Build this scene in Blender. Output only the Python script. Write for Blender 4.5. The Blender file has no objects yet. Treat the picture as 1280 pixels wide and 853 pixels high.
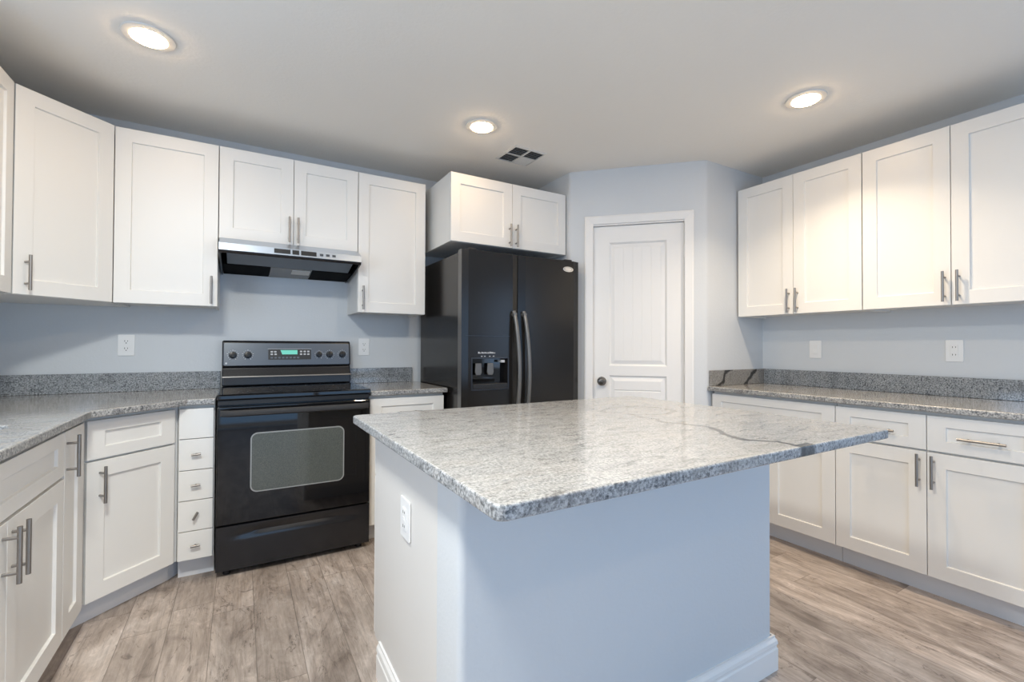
import bpy, bmesh, math, random
from mathutils import Vector, Matrix
R = math.radians
PI = math.pi
random.seed(4)
scene = bpy.context.scene
COL = scene.collection

# ------------------------------------------------------------------ camera
CAM_H = 1.1838
cd = bpy.data.cameras.new('camera'); cam = bpy.data.objects.new('camera', cd); COL.objects.link(cam)
cd.sensor_width = 36; cd.lens = 576.31 / 1280 * 36; cd.clip_start = 0.02
yaw, pitch, roll = R(30.46), R(0.663), R(0.223)
fw = Vector((math.sin(yaw) * math.cos(pitch), math.cos(yaw) * math.cos(pitch), math.sin(pitch)))
rt = Vector((math.cos(yaw), -math.sin(yaw), 0)); up = rt.cross(fw)
r2 = rt * math.cos(roll) + up * math.sin(roll); u2 = -rt * math.sin(roll) + up * math.cos(roll)
m = Matrix((r2, u2, -fw)).transposed().to_4x4(); m.translation = (0, 0, CAM_H)
cam.matrix_world = m
scene.camera = cam

# ------------------------------------------------------------------ light and exposure
scene.view_settings.view_transform = 'Standard'; scene.view_settings.look = 'None'
scene.view_settings.gamma = 1; scene.view_settings.use_curve_mapping = False
scene.view_settings.exposure = -0.04
XL_WIN = -1.23
DAY = (0.37, 0.63, 1.0); WARM = (1.0, 0.82, 0.60)
PANEL_W = 49.0
w = bpy.data.worlds.new('daylight'); scene.world = w; w.use_nodes = True
w.node_tree.nodes['Background'].inputs[0].default_value = (*DAY, 1); w.node_tree.nodes['Background'].inputs[1].default_value = 1.4


def area(name, loc, rot, sx, sy, power, color):
    l = bpy.data.lights.new(name, 'AREA'); l.shape = 'RECTANGLE'; l.size = sx; l.size_y = sy; l.energy = power; l.color = color
    o = bpy.data.objects.new(name, l); COL.objects.link(o); o.location = loc; o.rotation_euler = rot
    return o


# daylight at the patio door behind the camera and added fill at an invented side window
area('patio_daylight', (1.0, -2.06, 1.05), (R(90), 0, 0), 2.5, 1.95, 17, DAY)
area('side_fill_daylight', (3.46, -.9, 1.45), (R(90), 0, R(90)), 1.2, 1.2, 9, (.5, .7, 1))
area('sink_window_daylight', (XL_WIN, 1.35, 1.6), (R(90), 0, R(-90)), 1.0, 0.78, 10, (.5, .7, 1))

# ------------------------------------------------------------------ materials
MAT = {}


def new_mat(name, col=(.8, .8, .8), rough=.5, metal=0.0, **kw):
    ma = bpy.data.materials.new(name); ma.use_nodes = True
    b = ma.node_tree.nodes['Principled BSDF']
    b.inputs['Base Color'].default_value = (*col, 1); b.inputs['Roughness'].default_value = rough; b.inputs['Metallic'].default_value = metal
    for k, v in kw.items(): b.inputs[k.replace('_', ' ')].default_value = v
    MAT[name] = ma
    return ma, ma.node_tree, b


def nd(nt, typ, inputs=None, **props):
    n = nt.nodes.new(typ)
    for k, v in props.items(): setattr(n, k, v)
    if inputs:
        for k, v in inputs.items():
            if isinstance(v, bpy.types.NodeSocket): nt.links.new(v, n.inputs[k])
            else: n.inputs[k].default_value = v
    return n


def mth(nt, op, a, b=0.0, c=0.0):
    return nd(nt, 'ShaderNodeMath', {0: a, 1: b, 2: c}, operation=op).outputs[0]


def ramp(nt, fac, stops, interp='LINEAR'):
    n = nt.nodes.new('ShaderNodeValToRGB'); n.color_ramp.interpolation = interp
    e = n.color_ramp.elements
    while len(e) < len(stops): e.new(0.5)
    for el, (p, c) in zip(e, stops):
        el.position = p; el.color = (*c, 1) if len(c) == 3 else c
    nt.links.new(fac, n.inputs[0])
    return n.outputs[0]


def mix(nt, fac, a, b, mode='MIX'):
    n = nt.nodes.new('ShaderNodeMix'); n.data_type = 'RGBA'; n.blend_type = mode
    for i, v in ((0, fac), (6, a), (7, b)):
        if isinstance(v, bpy.types.NodeSocket): nt.links.new(v, n.inputs[i])
        elif i == 0: n.inputs[0].default_value = v
        else: n.inputs[i].default_value = (*v, 1)
    return n.outputs[2]


def objco(nt, loc=(0, 0, 0), rot=(0, 0, 0), scale=(1, 1, 1)):
    t = nt.nodes.new('ShaderNodeTexCoord'); mp = nt.nodes.new('ShaderNodeMapping')
    nt.links.new(t.outputs['Object'], mp.inputs[0])
    mp.inputs['Location'].default_value = loc; mp.inputs['Rotation'].default_value = rot; mp.inputs['Scale'].default_value = scale
    return mp.outputs[0]


def noise(nt, vec, scale, detail=2.0, rough=.5, dist=0.0):
    return nd(nt, 'ShaderNodeTexNoise', {'Vector': vec, 'Scale': scale, 'Detail': detail, 'Roughness': rough, 'Distortion': dist}).outputs[0]


def bump(nt, b, h, strength, dist=.01):
    n = nd(nt, 'ShaderNodeBump', {'Height': h, 'Strength': strength, 'Distance': dist})
    nt.links.new(n.outputs[0], b.inputs['Normal'])


def painted(name, col, rough, bscale, bstr, var=.04):
    ma, nt, b = new_mat(name, col, rough)
    co = objco(nt); n1 = noise(nt, co, bscale, 3); n2 = noise(nt, co, 1.3, 2)
    c2 = tuple(max(0, c * (1 - var)) for c in col)
    nt.links.new(mix(nt, n2, col, c2), b.inputs['Base Color'])
    if bstr: bump(nt, b, n1, bstr, .003)
    return ma


painted('wall_paint', (.665, .69, .71), .6, 90, .25)
painted('ceiling_paint', (.89, .85, .785), .8, 60, .35)
painted('cabinet_paint', (.83, .815, .78), .38, 40, .02, .02)
painted('trim_paint', (.86, .85, .83), .4, 40, .02, .02)
painted('island_panel', (.72, .70, .67), .5, 60, .08, .03)
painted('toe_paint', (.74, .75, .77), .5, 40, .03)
new_mat('nickel', (.32, .30, .28), .42, 1.0)
new_mat('dark_nickel', (.20, .19, .18), .25, 1.0)
new_mat('hood_reflection', (.50, .56, .64), .30, .9)  # pale blue-grey colour stands in for the window reflected in the black hood
new_mat('handle_grey', (.17, .165, .16), .38, .5)
new_mat('chrome', (.75, .75, .75), .15, 1.0)
new_mat('white_plastic', (.85, .85, .84), .35)
new_mat('dark_slot', (.05, .05, .05), .6)
new_mat('cabinet_gap', (.30, .27, .23), .7)
new_mat('black_enamel', (.012, .012, .014), .22)
new_mat('black_glass', (.006, .006, .007), .04)
new_mat('oven_handle_black', (.03, .03, .032), .6)
new_mat('black_plastic', (.015, .015, .016), .4)
new_mat('charcoal_metal', (.05, .055, .065), .3, .6)
new_mat('console_metal', (.115, .13, .15), .28, .75)
new_mat('knob_black', (.004, .004, .004), .25)
new_mat('filter_mesh', (.004, .004, .004), .7, IOR=1.15)
new_mat('hood_glass', (.22, .21, .19), .25)
new_mat('hood_lens', (.62, .60, .56), .35)
new_mat('window_edge', (.30, .31, .31), .3)
new_mat('mark_print', (.55, .56, .58), .5)
new_mat('steel', (.30, .32, .35), .3, 1.0)
new_mat('vent_dark', (.06, .055, .05), .8)
new_mat('vent_paint', (.70, .68, .64), .6)
new_mat('oven_rack', (.35, .35, .36), .3, 1.0)
new_mat('duct', (.05, .05, .05), .9)
m_, nt_, b_ = new_mat('lamp_lens', (1, .97, .92), .5)
b_.inputs['Emission Color'].default_value = (1, .70, .40, 1); b_.inputs['Emission Strength'].default_value = 80
m_, nt_, b_ = new_mat('fill_panel_glow', (.9, .9, .9), .5)
b_.inputs['Emission Color'].default_value = (.95, 1, 1, 1); b_.inputs['Emission Strength'].default_value = 5
m_, nt_, b_ = new_mat('display_glow', (.05, .2, .17), .3)
b_.inputs['Emission Color'].default_value = (.25, .95, .75, 1); b_.inputs['Emission Strength'].default_value = .55
# appliance side with fine pebble texture
m_, nt_, b_ = new_mat('fridge_black', (.015, .0135, .0125), .2, IOR=1.42)
bump(nt_, b_, noise(nt_, objco(nt_), 500, 2), .06, .001)
# oven inner window: dotted grey-green glass
m_, nt_, b_ = new_mat('oven_window', (.10, .115, .11), .08)
co_ = objco(nt_)
v_ = nd(nt_, 'ShaderNodeTexVoronoi', {'Vector': co_, 'Scale': 260}).outputs[0]
nt_.links.new(ramp(nt_, v_, [(.0, (.15, .16, .145)), (.6, (.075, .085, .08))]), b_.inputs['Base Color'])
m_, nt_, b_ = new_mat('pane_glass', (1, 1, 1), .02)
b_.inputs['Transmission Weight'].default_value = 1; b_.inputs['IOR'].default_value = 1.05


def granite(name, rot=0.0, vein=None, dark=False, off=(0, 0, 0), tint=(1, 1, 1), tan=.25, soft=0.0):
    ma, nt, b = new_mat(name, (.5, .5, .5), .09, IOR=1.62)
    co = objco(nt, loc=off)
    st = objco(nt, loc=off, rot=(0, 0, rot), scale=(1, 2.8, 1))
    sp = noise(nt, co, 150, 3, .72)
    sp2 = noise(nt, co, 75, 3, .66)
    flow = noise(nt, st, 4.5, 5, .62, .8)
    flow2 = noise(nt, st, 11, 6, .7, 1.2)
    c = ramp(nt, sp, [(.36, (.03, .035, .04)), (.455, (.17, .18, .19)), (.51, (.40, .40, .40)), (.58, (.61, .61, .60)), (.68, (.80, .80, .79))])
    c2 = ramp(nt, sp2, [(.33, (.10, .11, .12)), (.44, (.44, .44, .435)), (.60, (.66, .65, .63))])
    c = mix(nt, .38, c, c2)
    c = mix(nt, nd(nt, 'ShaderNodeMapRange', {0: flow, 1: .48, 2: .66, 3: 0.0, 4: tan}).outputs[0], c, (.46, .40, .33))
    c = mix(nt, .6, c, ramp(nt, flow, [(.34, (.45, .45, .46)), (.45, (.92, .92, .91)), (.60, (1, .99, .98))]), 'MULTIPLY')
    c = mix(nt, .6, c, ramp(nt, flow2, [(.35, (.40, .40, .41)), (.43, (.95, .95, .95)), (.6, (1.04, 1.04, 1.04))]), 'MULTIPLY')
    if soft: c = mix(nt, soft, c, mix(nt, .72, (.42, .42, .415), ramp(nt, flow2, [(.34, (.13, .13, .13)), (.43, (.36, .36, .355)), (.52, (.42, .42, .415)), (.64, (.53, .53, .525))])))
    if tint != (1, 1, 1): c = mix(nt, 1.0, c, tint, 'MULTIPLY')
    if vein or dark:
        sx = nt.nodes.new('ShaderNodeSeparateXYZ'); nt.links.new(objco(nt, loc=off), sx.inputs[0])
        X, Y, Zc = sx.outputs
    if vein:
        wob = noise(nt, nd(nt, 'ShaderNodeCombineXYZ', {0: 0.3, 1: Y, 2: 0.7}).outputs[0], 4.2, 4, .55)
        cx = mth(nt, 'ADD', mth(nt, 'MULTIPLY', mth(nt, 'SUBTRACT', wob, .5), .34), 1.33)
        d = mth(nt, 'ABSOLUTE', mth(nt, 'SUBTRACT', X, cx))
        near = mth(nt, 'LESS_THAN', Y, .705)
        wd = mth(nt, 'ADD', mth(nt, 'MULTIPLY', noise(nt, co, 14, 2), .022), 0.002)
        fade = nd(nt, 'ShaderNodeMapRange', {0: Y, 1: .9, 2: 1.45, 3: 1.0, 4: .12}).outputs[0]
        line = mth(nt, 'MULTIPLY', nd(nt, 'ShaderNodeMapRange', {0: mth(nt, 'DIVIDE', d, wd), 1: .6, 2: 1.2, 3: 1.0, 4: 0.0}).outputs[0], fade)
        c = mix(nt, mth(nt, 'MULTIPLY', line, .85), c, (.09, .085, .08))
        # dark inclusion where the crack meets the front edge
        bl = nd(nt, 'ShaderNodeMapRange', {0: mth(nt, 'ADD', mth(nt, 'ABSOLUTE', mth(nt, 'SUBTRACT', X, 1.348)), mth(nt, 'MULTIPLY', noise(nt, co, 60, 2), .02)), 1: .040, 2: .052, 3: 1.0, 4: 0.0}).outputs[0]
        c = mix(nt, mth(nt, 'MULTIPLY', mth(nt, 'MULTIPLY', bl, near), .8), c, (.035, .04, .045))
        # pale swirl behind the crack
        dx = mth(nt, 'SUBTRACT', X, 1.44); dy = mth(nt, 'SUBTRACT', Y, 1.42)
        rr = mth(nt, 'ADD', mth(nt, 'SQRT', mth(nt, 'ADD', mth(nt, 'MULTIPLY', dx, dx), mth(nt, 'MULTIPLY', mth(nt, 'MULTIPLY', dy, dy), 1.6))), mth(nt, 'MULTIPLY', noise(nt, co, 7, 3), .22))
        ring = nd(nt, 'ShaderNodeMapRange', {0: mth(nt, 'ABSOLUTE', mth(nt, 'SUBTRACT', rr, .27)), 1: .004, 2: .014, 3: .55, 4: 0.0}).outputs[0]
        c = mix(nt, ring, c, (.19, .17, .15))
    if dark:
        c = mix(nt, .62, c, (.17, .155, .135))
        s = mth(nt, 'SUBTRACT', X, mth(nt, 'MULTIPLY', Zc, 1.0))
        wv = mth(nt, 'ADD', s, mth(nt, 'MULTIPLY', noise(nt, co, 9, 4), .22))
        k = mth(nt, 'ABSOLUTE', mth(nt, 'SUBTRACT', mth(nt, 'FRACT', mth(nt, 'MULTIPLY', wv, 3.6)), .5))
        c = mix(nt, nd(nt, 'ShaderNodeMapRange', {0: k, 1: .05, 2: .10, 3: .92, 4: 0.0}).outputs[0], c, (.02, .02, .02))
    nt.links.new(c, b.inputs['Base Color'])
    bump(nt, b, sp2, .03, .001)
    return ma


granite('granite', R(20), tan=.95, tint=(.92, .90, .87), soft=.5)
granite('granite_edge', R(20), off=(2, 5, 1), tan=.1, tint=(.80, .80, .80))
granite('granite_across', R(95), off=(4, 2, 0), tan=.9, tint=(.92, .90, .87), soft=.5)
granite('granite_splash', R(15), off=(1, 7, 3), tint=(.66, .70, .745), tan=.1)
granite('granite_dark', R(40), dark=True)
granite('granite_island', R(12), vein=True, soft=.55)
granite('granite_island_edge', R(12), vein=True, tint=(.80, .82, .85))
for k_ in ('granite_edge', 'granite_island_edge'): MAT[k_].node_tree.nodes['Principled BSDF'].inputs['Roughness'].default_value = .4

# vinyl planks running away from the camera along Y
m_, nt, b = new_mat('vinyl_plank', (.4, .33, .28), .42)
tc = nt.nodes.new('ShaderNodeTexCoord'); sx = nt.nodes.new('ShaderNodeSeparateXYZ'); nt.links.new(tc.outputs['Object'], sx.inputs[0])
X, Y, _ = sx.outputs
pw, pl = .157, 1.22
u = mth(nt, 'DIVIDE', mth(nt, 'ADD', X, 5.119), pw); iu = mth(nt, 'FLOOR', u)
wn = nd(nt, 'ShaderNodeTexWhiteNoise', {'W': iu}, noise_dimensions='1D').outputs[0]
v = mth(nt, 'ADD', mth(nt, 'DIVIDE', mth(nt, 'ADD', Y, 9.0), pl), wn); iv = mth(nt, 'FLOOR', v)
rnd = nd(nt, 'ShaderNodeTexWhiteNoise', {'Vector': nd(nt, 'ShaderNodeCombineXYZ', {0: iu, 1: iv, 2: 0.0}).outputs[0]}, noise_dimensions='3D').outputs[0]
def grain(sx_, sy_, sr, scale, det, rough, dist):
    gv = nd(nt, 'ShaderNodeCombineXYZ', {0: mth(nt, 'MULTIPLY', X, sx_), 1: mth(nt, 'MULTIPLY', Y, sy_), 2: mth(nt, 'MULTIPLY', rnd, sr)}).outputs[0]
    return noise(nt, gv, scale, det, rough, dist)
g1 = grain(3.2, .9, 40.0, 2.4, 6, .66, 1.1)
g2 = grain(26.0, 1.5, 70.0, 3.0, 6, .72, .5)
g3 = grain(2.2, 1.2, 20.0, 5.5, 6, .74, .8)
g4 = grain(2.0, .55, 90.0, 3.1, 4, .6, 1.6)
c = ramp(nt, g1, [(.30, (.215, .168, .138)), (.44, (.335, .272, .228)), (.55, (.425, .352, .302)), (.68, (.53, .46, .41))])
c = mix(nt, .6, c, ramp(nt, g2, [(.33, (.52, .50, .48)), (.48, (.93, .93, .93)), (.66, (1.2, 1.19, 1.18))]), 'MULTIPLY')
c = mix(nt, .75, c, ramp(nt, g3, [(.28, (.40, .37, .35)), (.40, (.90, .89, .88)), (.56, (1.0, 1.0, 1.0)), (.66, (1.30, 1.32, 1.34)), (.76, (1.5, 1.52, 1.55))]), 'MULTIPLY')
crack = nd(nt, 'ShaderNodeMapRange', {0: mth(nt, 'ABSOLUTE', mth(nt, 'SUBTRACT', g4, .5)), 1: .002, 2: .011, 3: 1.0, 4: 0.0}).outputs[0]
crack = mth(nt, 'MULTIPLY', crack, nd(nt, 'ShaderNodeMapRange', {0: g3, 1: .44, 2: .54, 3: 1.0, 4: 0.0}).outputs[0])
c = mix(nt, mth(nt, 'MULTIPLY', crack, .65), c, (.11, .085, .07))
kv = nd(nt, 'ShaderNodeTexVoronoi', {'Vector': nd(nt, 'ShaderNodeCombineXYZ', {0: mth(nt, 'MULTIPLY', X, 4.2), 1: mth(nt, 'MULTIPLY', Y, 1.9), 2: mth(nt, 'MULTIPLY', rnd, 9.0)}).outputs[0], 'Scale': 1.0}).outputs[0]
kn_ = nd(nt, 'ShaderNodeMapRange', {0: mth(nt, 'ADD', kv, mth(nt, 'MULTIPLY', g3, .16)), 1: .12, 2: .22, 3: 1.0, 4: 0.0}).outputs[0]
c = mix(nt, mth(nt, 'MULTIPLY', kn_, .7), c, (.12, .09, .075))
c = mix(nt, .7, c, ramp(nt, rnd, [(0, (.74, .72, .70)), (.5, (.98, .97, .96)), (1, (1.16, 1.15, 1.15))]), 'MULTIPLY')
fu = mth(nt, 'FRACT', u); eu = mth(nt, 'MINIMUM', fu, mth(nt, 'SUBTRACT', 1.0, fu))
fv = mth(nt, 'FRACT', v); ev = mth(nt, 'MULTIPLY', mth(nt, 'MINIMUM', fv, mth(nt, 'SUBTRACT', 1.0, fv)), pl / pw)
seam = nd(nt, 'ShaderNodeMapRange', {0: mth(nt, 'MINIMUM', eu, ev), 1: .004, 2: .014, 3: 1.0, 4: 0.0}).outputs[0]
c = mix(nt, mth(nt, 'MULTIPLY', seam, .6), c, (.10, .08, .065))
hs = nd(nt, 'ShaderNodeHueSaturation', {'Color': c, 'Saturation': .84, 'Value': 1.16})
nt.links.new(hs.outputs[0], b.inputs['Base Color'])
bump(nt, b, mth(nt, 'SUBTRACT', g2, seam), .12, .002)


# ------------------------------------------------------------------ mesh helpers
class MB:
    def __init__(s): s.v = []; s.f = []

    def face(s, pts):
        i = len(s.v); s.v += [tuple(p) for p in pts]; s.f.append(tuple(range(i, i + len(pts))))

    def box(s, x0, y0, z0, x1, y1, z1):
        i = len(s.v)
        s.v += [(x0, y0, z0), (x1, y0, z0), (x1, y1, z0), (x0, y1, z0), (x0, y0, z1), (x1, y0, z1), (x1, y1, z1), (x0, y1, z1)]
        s.f += [tuple(i + k for k in q) for q in ((0, 3, 2, 1), (4, 5, 6, 7), (0, 1, 5, 4), (1, 2, 6, 5), (2, 3, 7, 6), (3, 0, 4, 7))]
        return s

    def prism(s, poly, a, b, axis='z'):
        """extrude a 2-D outline from a to b along an axis"""
        def P(p, t): return {'z': (p[0], p[1], t), 'x': (t, p[0], p[1]), 'y': (p[0], t, p[1])}[axis]
        i = len(s.v); n = len(poly)
        s.v += [P(p, a) for p in poly] + [P(p, b) for p in poly]
        s.f.append(tuple(range(i, i + n))[::-1]); s.f.append(tuple(range(i + n, i + 2 * n)))
        for k in range(n): s.f.append((i + k, i + (k + 1) % n, i + n + (k + 1) % n, i + n + k))
        return s

    def tube(s, pts, r, n=12, rs=None):
        pts = [Vector(p) for p in pts]; rings = []
        ref = None
        for k, p in enumerate(pts):
            t = (pts[min(k + 1, len(pts) - 1)] - pts[max(k - 1, 0)]).normalized()
            if ref is None: ref = Vector((0, 0, 1)) if abs(t.z) < .9 else Vector((1, 0, 0))
            a = t.cross(ref).normalized(); bb = t.cross(a).normalized(); ref = -t.cross(a).cross(t).cross(t).normalized() if False else ref
            rr = rs[k] if rs else r
            i = len(s.v)
            s.v += [tuple(p + (a * math.cos(2 * PI * j / n) + bb * math.sin(2 * PI * j / n)) * rr) for j in range(n)]
            rings.append(i)
        for a0, b0 in zip(rings, rings[1:]):
            for j in range(n): s.f.append((a0 + j, a0 + (j + 1) % n, b0 + (j + 1) % n, b0 + j))
        s.f.append(tuple(rings[0] + j for j in range(n))[::-1]); s.f.append(tuple(rings[-1] + j for j in range(n)))
        return s

    def lathe(s, prof, c=(0, 0, 0), n=28, axis='z', loop=False):
        """profile of (r, t) spun about an axis through c"""
        rings = []
        for r, t in prof:
            i = len(s.v)
            for j in range(n):
                a = 2 * PI * j / n; x, y = r * math.cos(a), r * math.sin(a)
                p = {'z': (x, y, t), 'y': (x, t, y), 'x': (t, x, y)}[axis]
                s.v.append((c[0] + p[0], c[1] + p[1], c[2] + p[2]))
            rings.append(i)
        for a0, b0 in zip(rings, rings[1:]):
            for j in range(n): s.f.append((a0 + j, a0 + (j + 1) % n, b0 + (j + 1) % n, b0 + j))
        if loop: return s
        s.f.append(tuple(rings[0] + j for j in range(n))[::-1]); s.f.append(tuple(rings[-1] + j for j in range(n)))
        return s

    def build(s, name, mat, parent=None, bev=0.0, seg=2, smooth=False):
        me = bpy.data.meshes.new(name); me.from_pydata(s.v, [], s.f)
        bm = bmesh.new(); bm.from_mesh(me); bmesh.ops.remove_doubles(bm, verts=bm.verts, dist=1e-6)
        bmesh.ops.recalc_face_normals(bm, faces=bm.faces); bm.to_mesh(me); bm.free()
        me.materials.append(MAT[mat])
        o = bpy.data.objects.new(name, me); COL.objects.link(o)
        if parent is not None: o.parent = parent
        if bev:
            md = o.modifiers.new('edge', 'BEVEL'); md.width = bev; md.segments = seg; md.limit_method = 'ANGLE'; md.angle_limit = R(40)
        if smooth:
            for p in me.polygons: p.use_smooth = True
            try: me.set_sharp_from_angle(angle=R(35))
            except Exception: pass
        return o


def thing(name, label, cat, loc=(0, 0, 0), rotz=0.0, group=None):
    o = bpy.data.objects.new(name, None); COL.objects.link(o); o.empty_display_size = .1
    o.location = loc; o.rotation_euler = (0, 0, rotz); o['label'] = label; o['category'] = cat
    if group: o['group'] = group
    return o


def tag(o, label, cat, group=None):
    o['label'] = label; o['category'] = cat
    if group: o['group'] = group
    return o


def struct(name, mb, mat, bev=0.0):
    o = mb.build(name, mat, None, bev); o['kind'] = 'structure'
    return o


def arc(cx, cy, r, a0, a1, n=6):
    return [(cx + r * math.cos(R(a0 + (a1 - a0) * k / n)), cy + r * math.sin(R(a0 + (a1 - a0) * k / n))) for k in range(n + 1)]


def rrect(x0, y0, x1, y1, r, n=6):
    return arc(x1 - r, y1 - r, r, 0, 90, n) + arc(x0 + r, y1 - r, r, 90, 180, n) + arc(x0 + r, y0 + r, r, 180, 270, n) + arc(x1 - r, y0 + r, r, 270, 360, n)


# ------------------------------------------------------------------ room dimensions
XL, XR, YB, YF, ZC = -1.18, 3.428, 3.428, -2.0, 2.481
T = .12
PA, PB, PC_ = (2.0986, YB), (2.0986, 2.7321), (2.7696, 2.0603)
YP = PC_[1]

struct('floor', MB().box(XL - T, YF - T, -.06, XR + T, YB + T, 0), 'vinyl_plank')
struct('ceiling', MB().box(XL - T, YF - T, ZC, XR + T, YB + T, ZC + .1), 'ceiling_paint')
struct('wall_back', MB().box(XL - T, YB, 0, XR + T, YB + T, ZC), 'wall_paint')
DW = (-1.5, -.3, .85, 2.05)        # opening added for the side fill light, right wall behind the camera
mb = MB(); mb.box(XR, YF - T, 0, XR + T, DW[0], ZC); mb.box(XR, DW[1], 0, XR + T, YB, ZC); mb.box(XR, DW[0], 0, XR + T, DW[1], DW[2]); mb.box(XR, DW[0], DW[3], XR + T, DW[1], ZC)
struct('wall_right', mb, 'wall_paint')
SW = (.80, 1.90, 1.18, 2.02)      # window over the sink: y0, y1, z0, z1
mb = MB()
mb.box(XL - T, YF - T, 0, XL, SW[0], ZC); mb.box(XL - T, SW[1], 0, XL, YB, ZC)
mb.box(XL - T, SW[0], 0, XL, SW[1], SW[2]); mb.box(XL - T, SW[0], SW[3], XL, SW[1], ZC)
struct('wall_left', mb, 'wall_paint')
PD = (-.3, 2.3, 2.15)             # patio door behind the camera
mb = MB()
mb.box(XL, YF - T, 0, PD[0], YF, ZC); mb.box(PD[1], YF - T, 0, XR, YF, ZC); mb.box(PD[0], YF - T, PD[2], PD[1], YF, ZC)
struct('wall_front', mb, 'wall_paint')


def frame_x(mb, y0, y1, z0, z1, x, t=.05, d=.05):
    mb.box(x, y0, z0, x + d, y0 + t, z1); mb.box(x, y1 - t, z0, x + d, y1, z1)
    mb.box(x, y0 + t, z0, x + d, y1 - t, z0 + t); mb.box(x, y0 + t, z1 - t, x + d, y1 - t, z1)


mb = MB(); frame_x(mb, *SW, XL - T + .01, .05, .05); mb.box(XL - T + .02, 1.33, SW[2], XL - T + .05, 1.37, SW[3])
struct('window_1', mb, 'trim_paint')
mb = MB(); frame_x(mb, *DW, XR + .06, .05, .05); mb.box(XR + .07, -.92, DW[2], XR + .10, -.88, DW[3])
struct('fill_window', mb, 'trim_paint')  # frame of the window added for the side fill
mb = MB()
for a, b2 in ((PD[0], 1.02), (.98, PD[1])):
    mb.box(a, YF - .1, .02, a + .06, YF - .05, PD[2]); mb.box(b2 - .06, YF - .1, .02, b2, YF - .05, PD[2])
    mb.box(a + .06, YF - .1, .02, b2 - .06, YF - .05, .08); mb.box(a + .06, YF - .1, PD[2] - .06, b2 - .06, YF - .05, PD[2])
struct('window_2', mb, 'trim_paint')

# corner pantry: a diagonal wall with a door, then a short return to the right wall
k2 = math.sqrt(.5)
PL = .9497
def along(s, dpt=0.0):            # s metres from the right corner along the diagonal, dpt metres into the pantry
    return (PC_[0] - s * k2 + dpt * k2, PC_[1] + s * k2 + dpt * k2)
JR, JL = .128, .795               # door opening, measured from the right corner
rad = .022
mb = MB()
cR = arc(PC_[0], PC_[1] + .0, .0, 0, 1, 1)
# rounded drywall bead at the two convex corners
def bead(c, d0, d1, r=.02, n=5):
    """quadratic bend around corner c arriving along d0 and leaving along d1"""
    p0 = (c[0] - d0[0] * r, c[1] - d0[1] * r); p2 = (c[0] + d1[0] * r, c[1] + d1[1] * r)
    return [tuple((1 - t) ** 2 * p0[k] + 2 * t * (1 - t) * c[k] + t * t * p2[k] for k in (0, 1)) for t in [i / n for i in range(n + 1)]]
right_poly = [along(JR)] + bead(PC_, (k2, -k2), (1, 0)) + [(XR, YP), (XR, YP + .1), (PC_[0] + .04, YP + .1), along(JR, .1)]
left_poly = [(PA[0], YB)] + bead(PB, (0, -1), (k2, -k2)) + [along(JL), along(JL, .1), (PB[0] + .1, PB[1] + .04), (PB[0] + .1, YB)]
mb.prism(right_poly, 0, ZC); mb.prism(left_poly, 0, ZC)
mb.prism([along(JL), along(JR), along(JR, .1), along(JL, .1)], 2.082, ZC)
struct('wall_pantry', mb, 'wall_paint')

# frame in the pantry wall's own axes: x runs right along the wall, y into the pantry
def pantry_empty_xf(o):
    o.location = (PB[0], PB[1], 0); o.rotation_euler = (0, 0, R(-45))
cx0, cx1 = PL - .836, PL - .084
o0, o1 = PL - JL, PL - JR
mb = MB()
cp = [(0, -.004), (0, -.016), (.012, -.019), (.045, -.013), (.058, -.011), (.062, -.004)]
def casing_v(x, sgn, z1):
    pr = [(x + sgn * a, y) for a, y in cp]
    mb.prism(pr + [(x + sgn * .062, .0), (x, .0)], 0, z1)
casing_v(cx0, 1, 2.137); casing_v(cx1, -1, 2.137)
mb.prism([(-.0, 2.137), (-.016, 2.137), (-.019, 2.125), (-.013, 2.092), (-.011, 2.079), (0, 2.075)], cx0 + .001, cx1 - .001, 'x')
mb.box(o0, 0.001, 0, o0 + .014, .1, 2.075); mb.box(o1 - .014, .001, 0, o1, .1, 2.075); mb.box(o0, .001, 2.068, o1, .1, 2.082)
mb.box(o0 + .014, .062, 0, o0 + .026, .09, 2.06); mb.box(o1 - .026, .062, 0, o1 - .014, .09, 2.06)
tr = struct('trim_1', mb, 'trim_paint', .001); pantry_empty_xf(tr)

# the pantry door: two moulded panels, beaded boards inside the tall one
dx0, dx1, dz1 = o0 + .017, o1 - .017, 2.065
mb = MB()
yF, yB = .022, .058
def ring(a, ya, b3, yb):
    """sloped border between two rectangles a and b (x0,z0,x1,z1) at depths ya and yb"""
    pa = [(a[0], ya, a[1]), (a[2], ya, a[1]), (a[2], ya, a[3]), (a[0], ya, a[3])]
    pb = [(b3[0], yb, b3[1]), (b3[2], yb, b3[1]), (b3[2], yb, b3[3]), (b3[0], yb, b3[3])]
    for k in range(4): mb.face([pa[k], pa[(k + 1) % 4], pb[(k + 1) % 4], pb[k]])
def shr(r, d): return (r[0] + d, r[1] + d, r[2] - d, r[3] - d)
px0, px1 = PL - .661, PL - .260
up_, lo_ = (px0, 1.045, px1, 1.945), (px0, .20, px1, .975)
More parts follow.
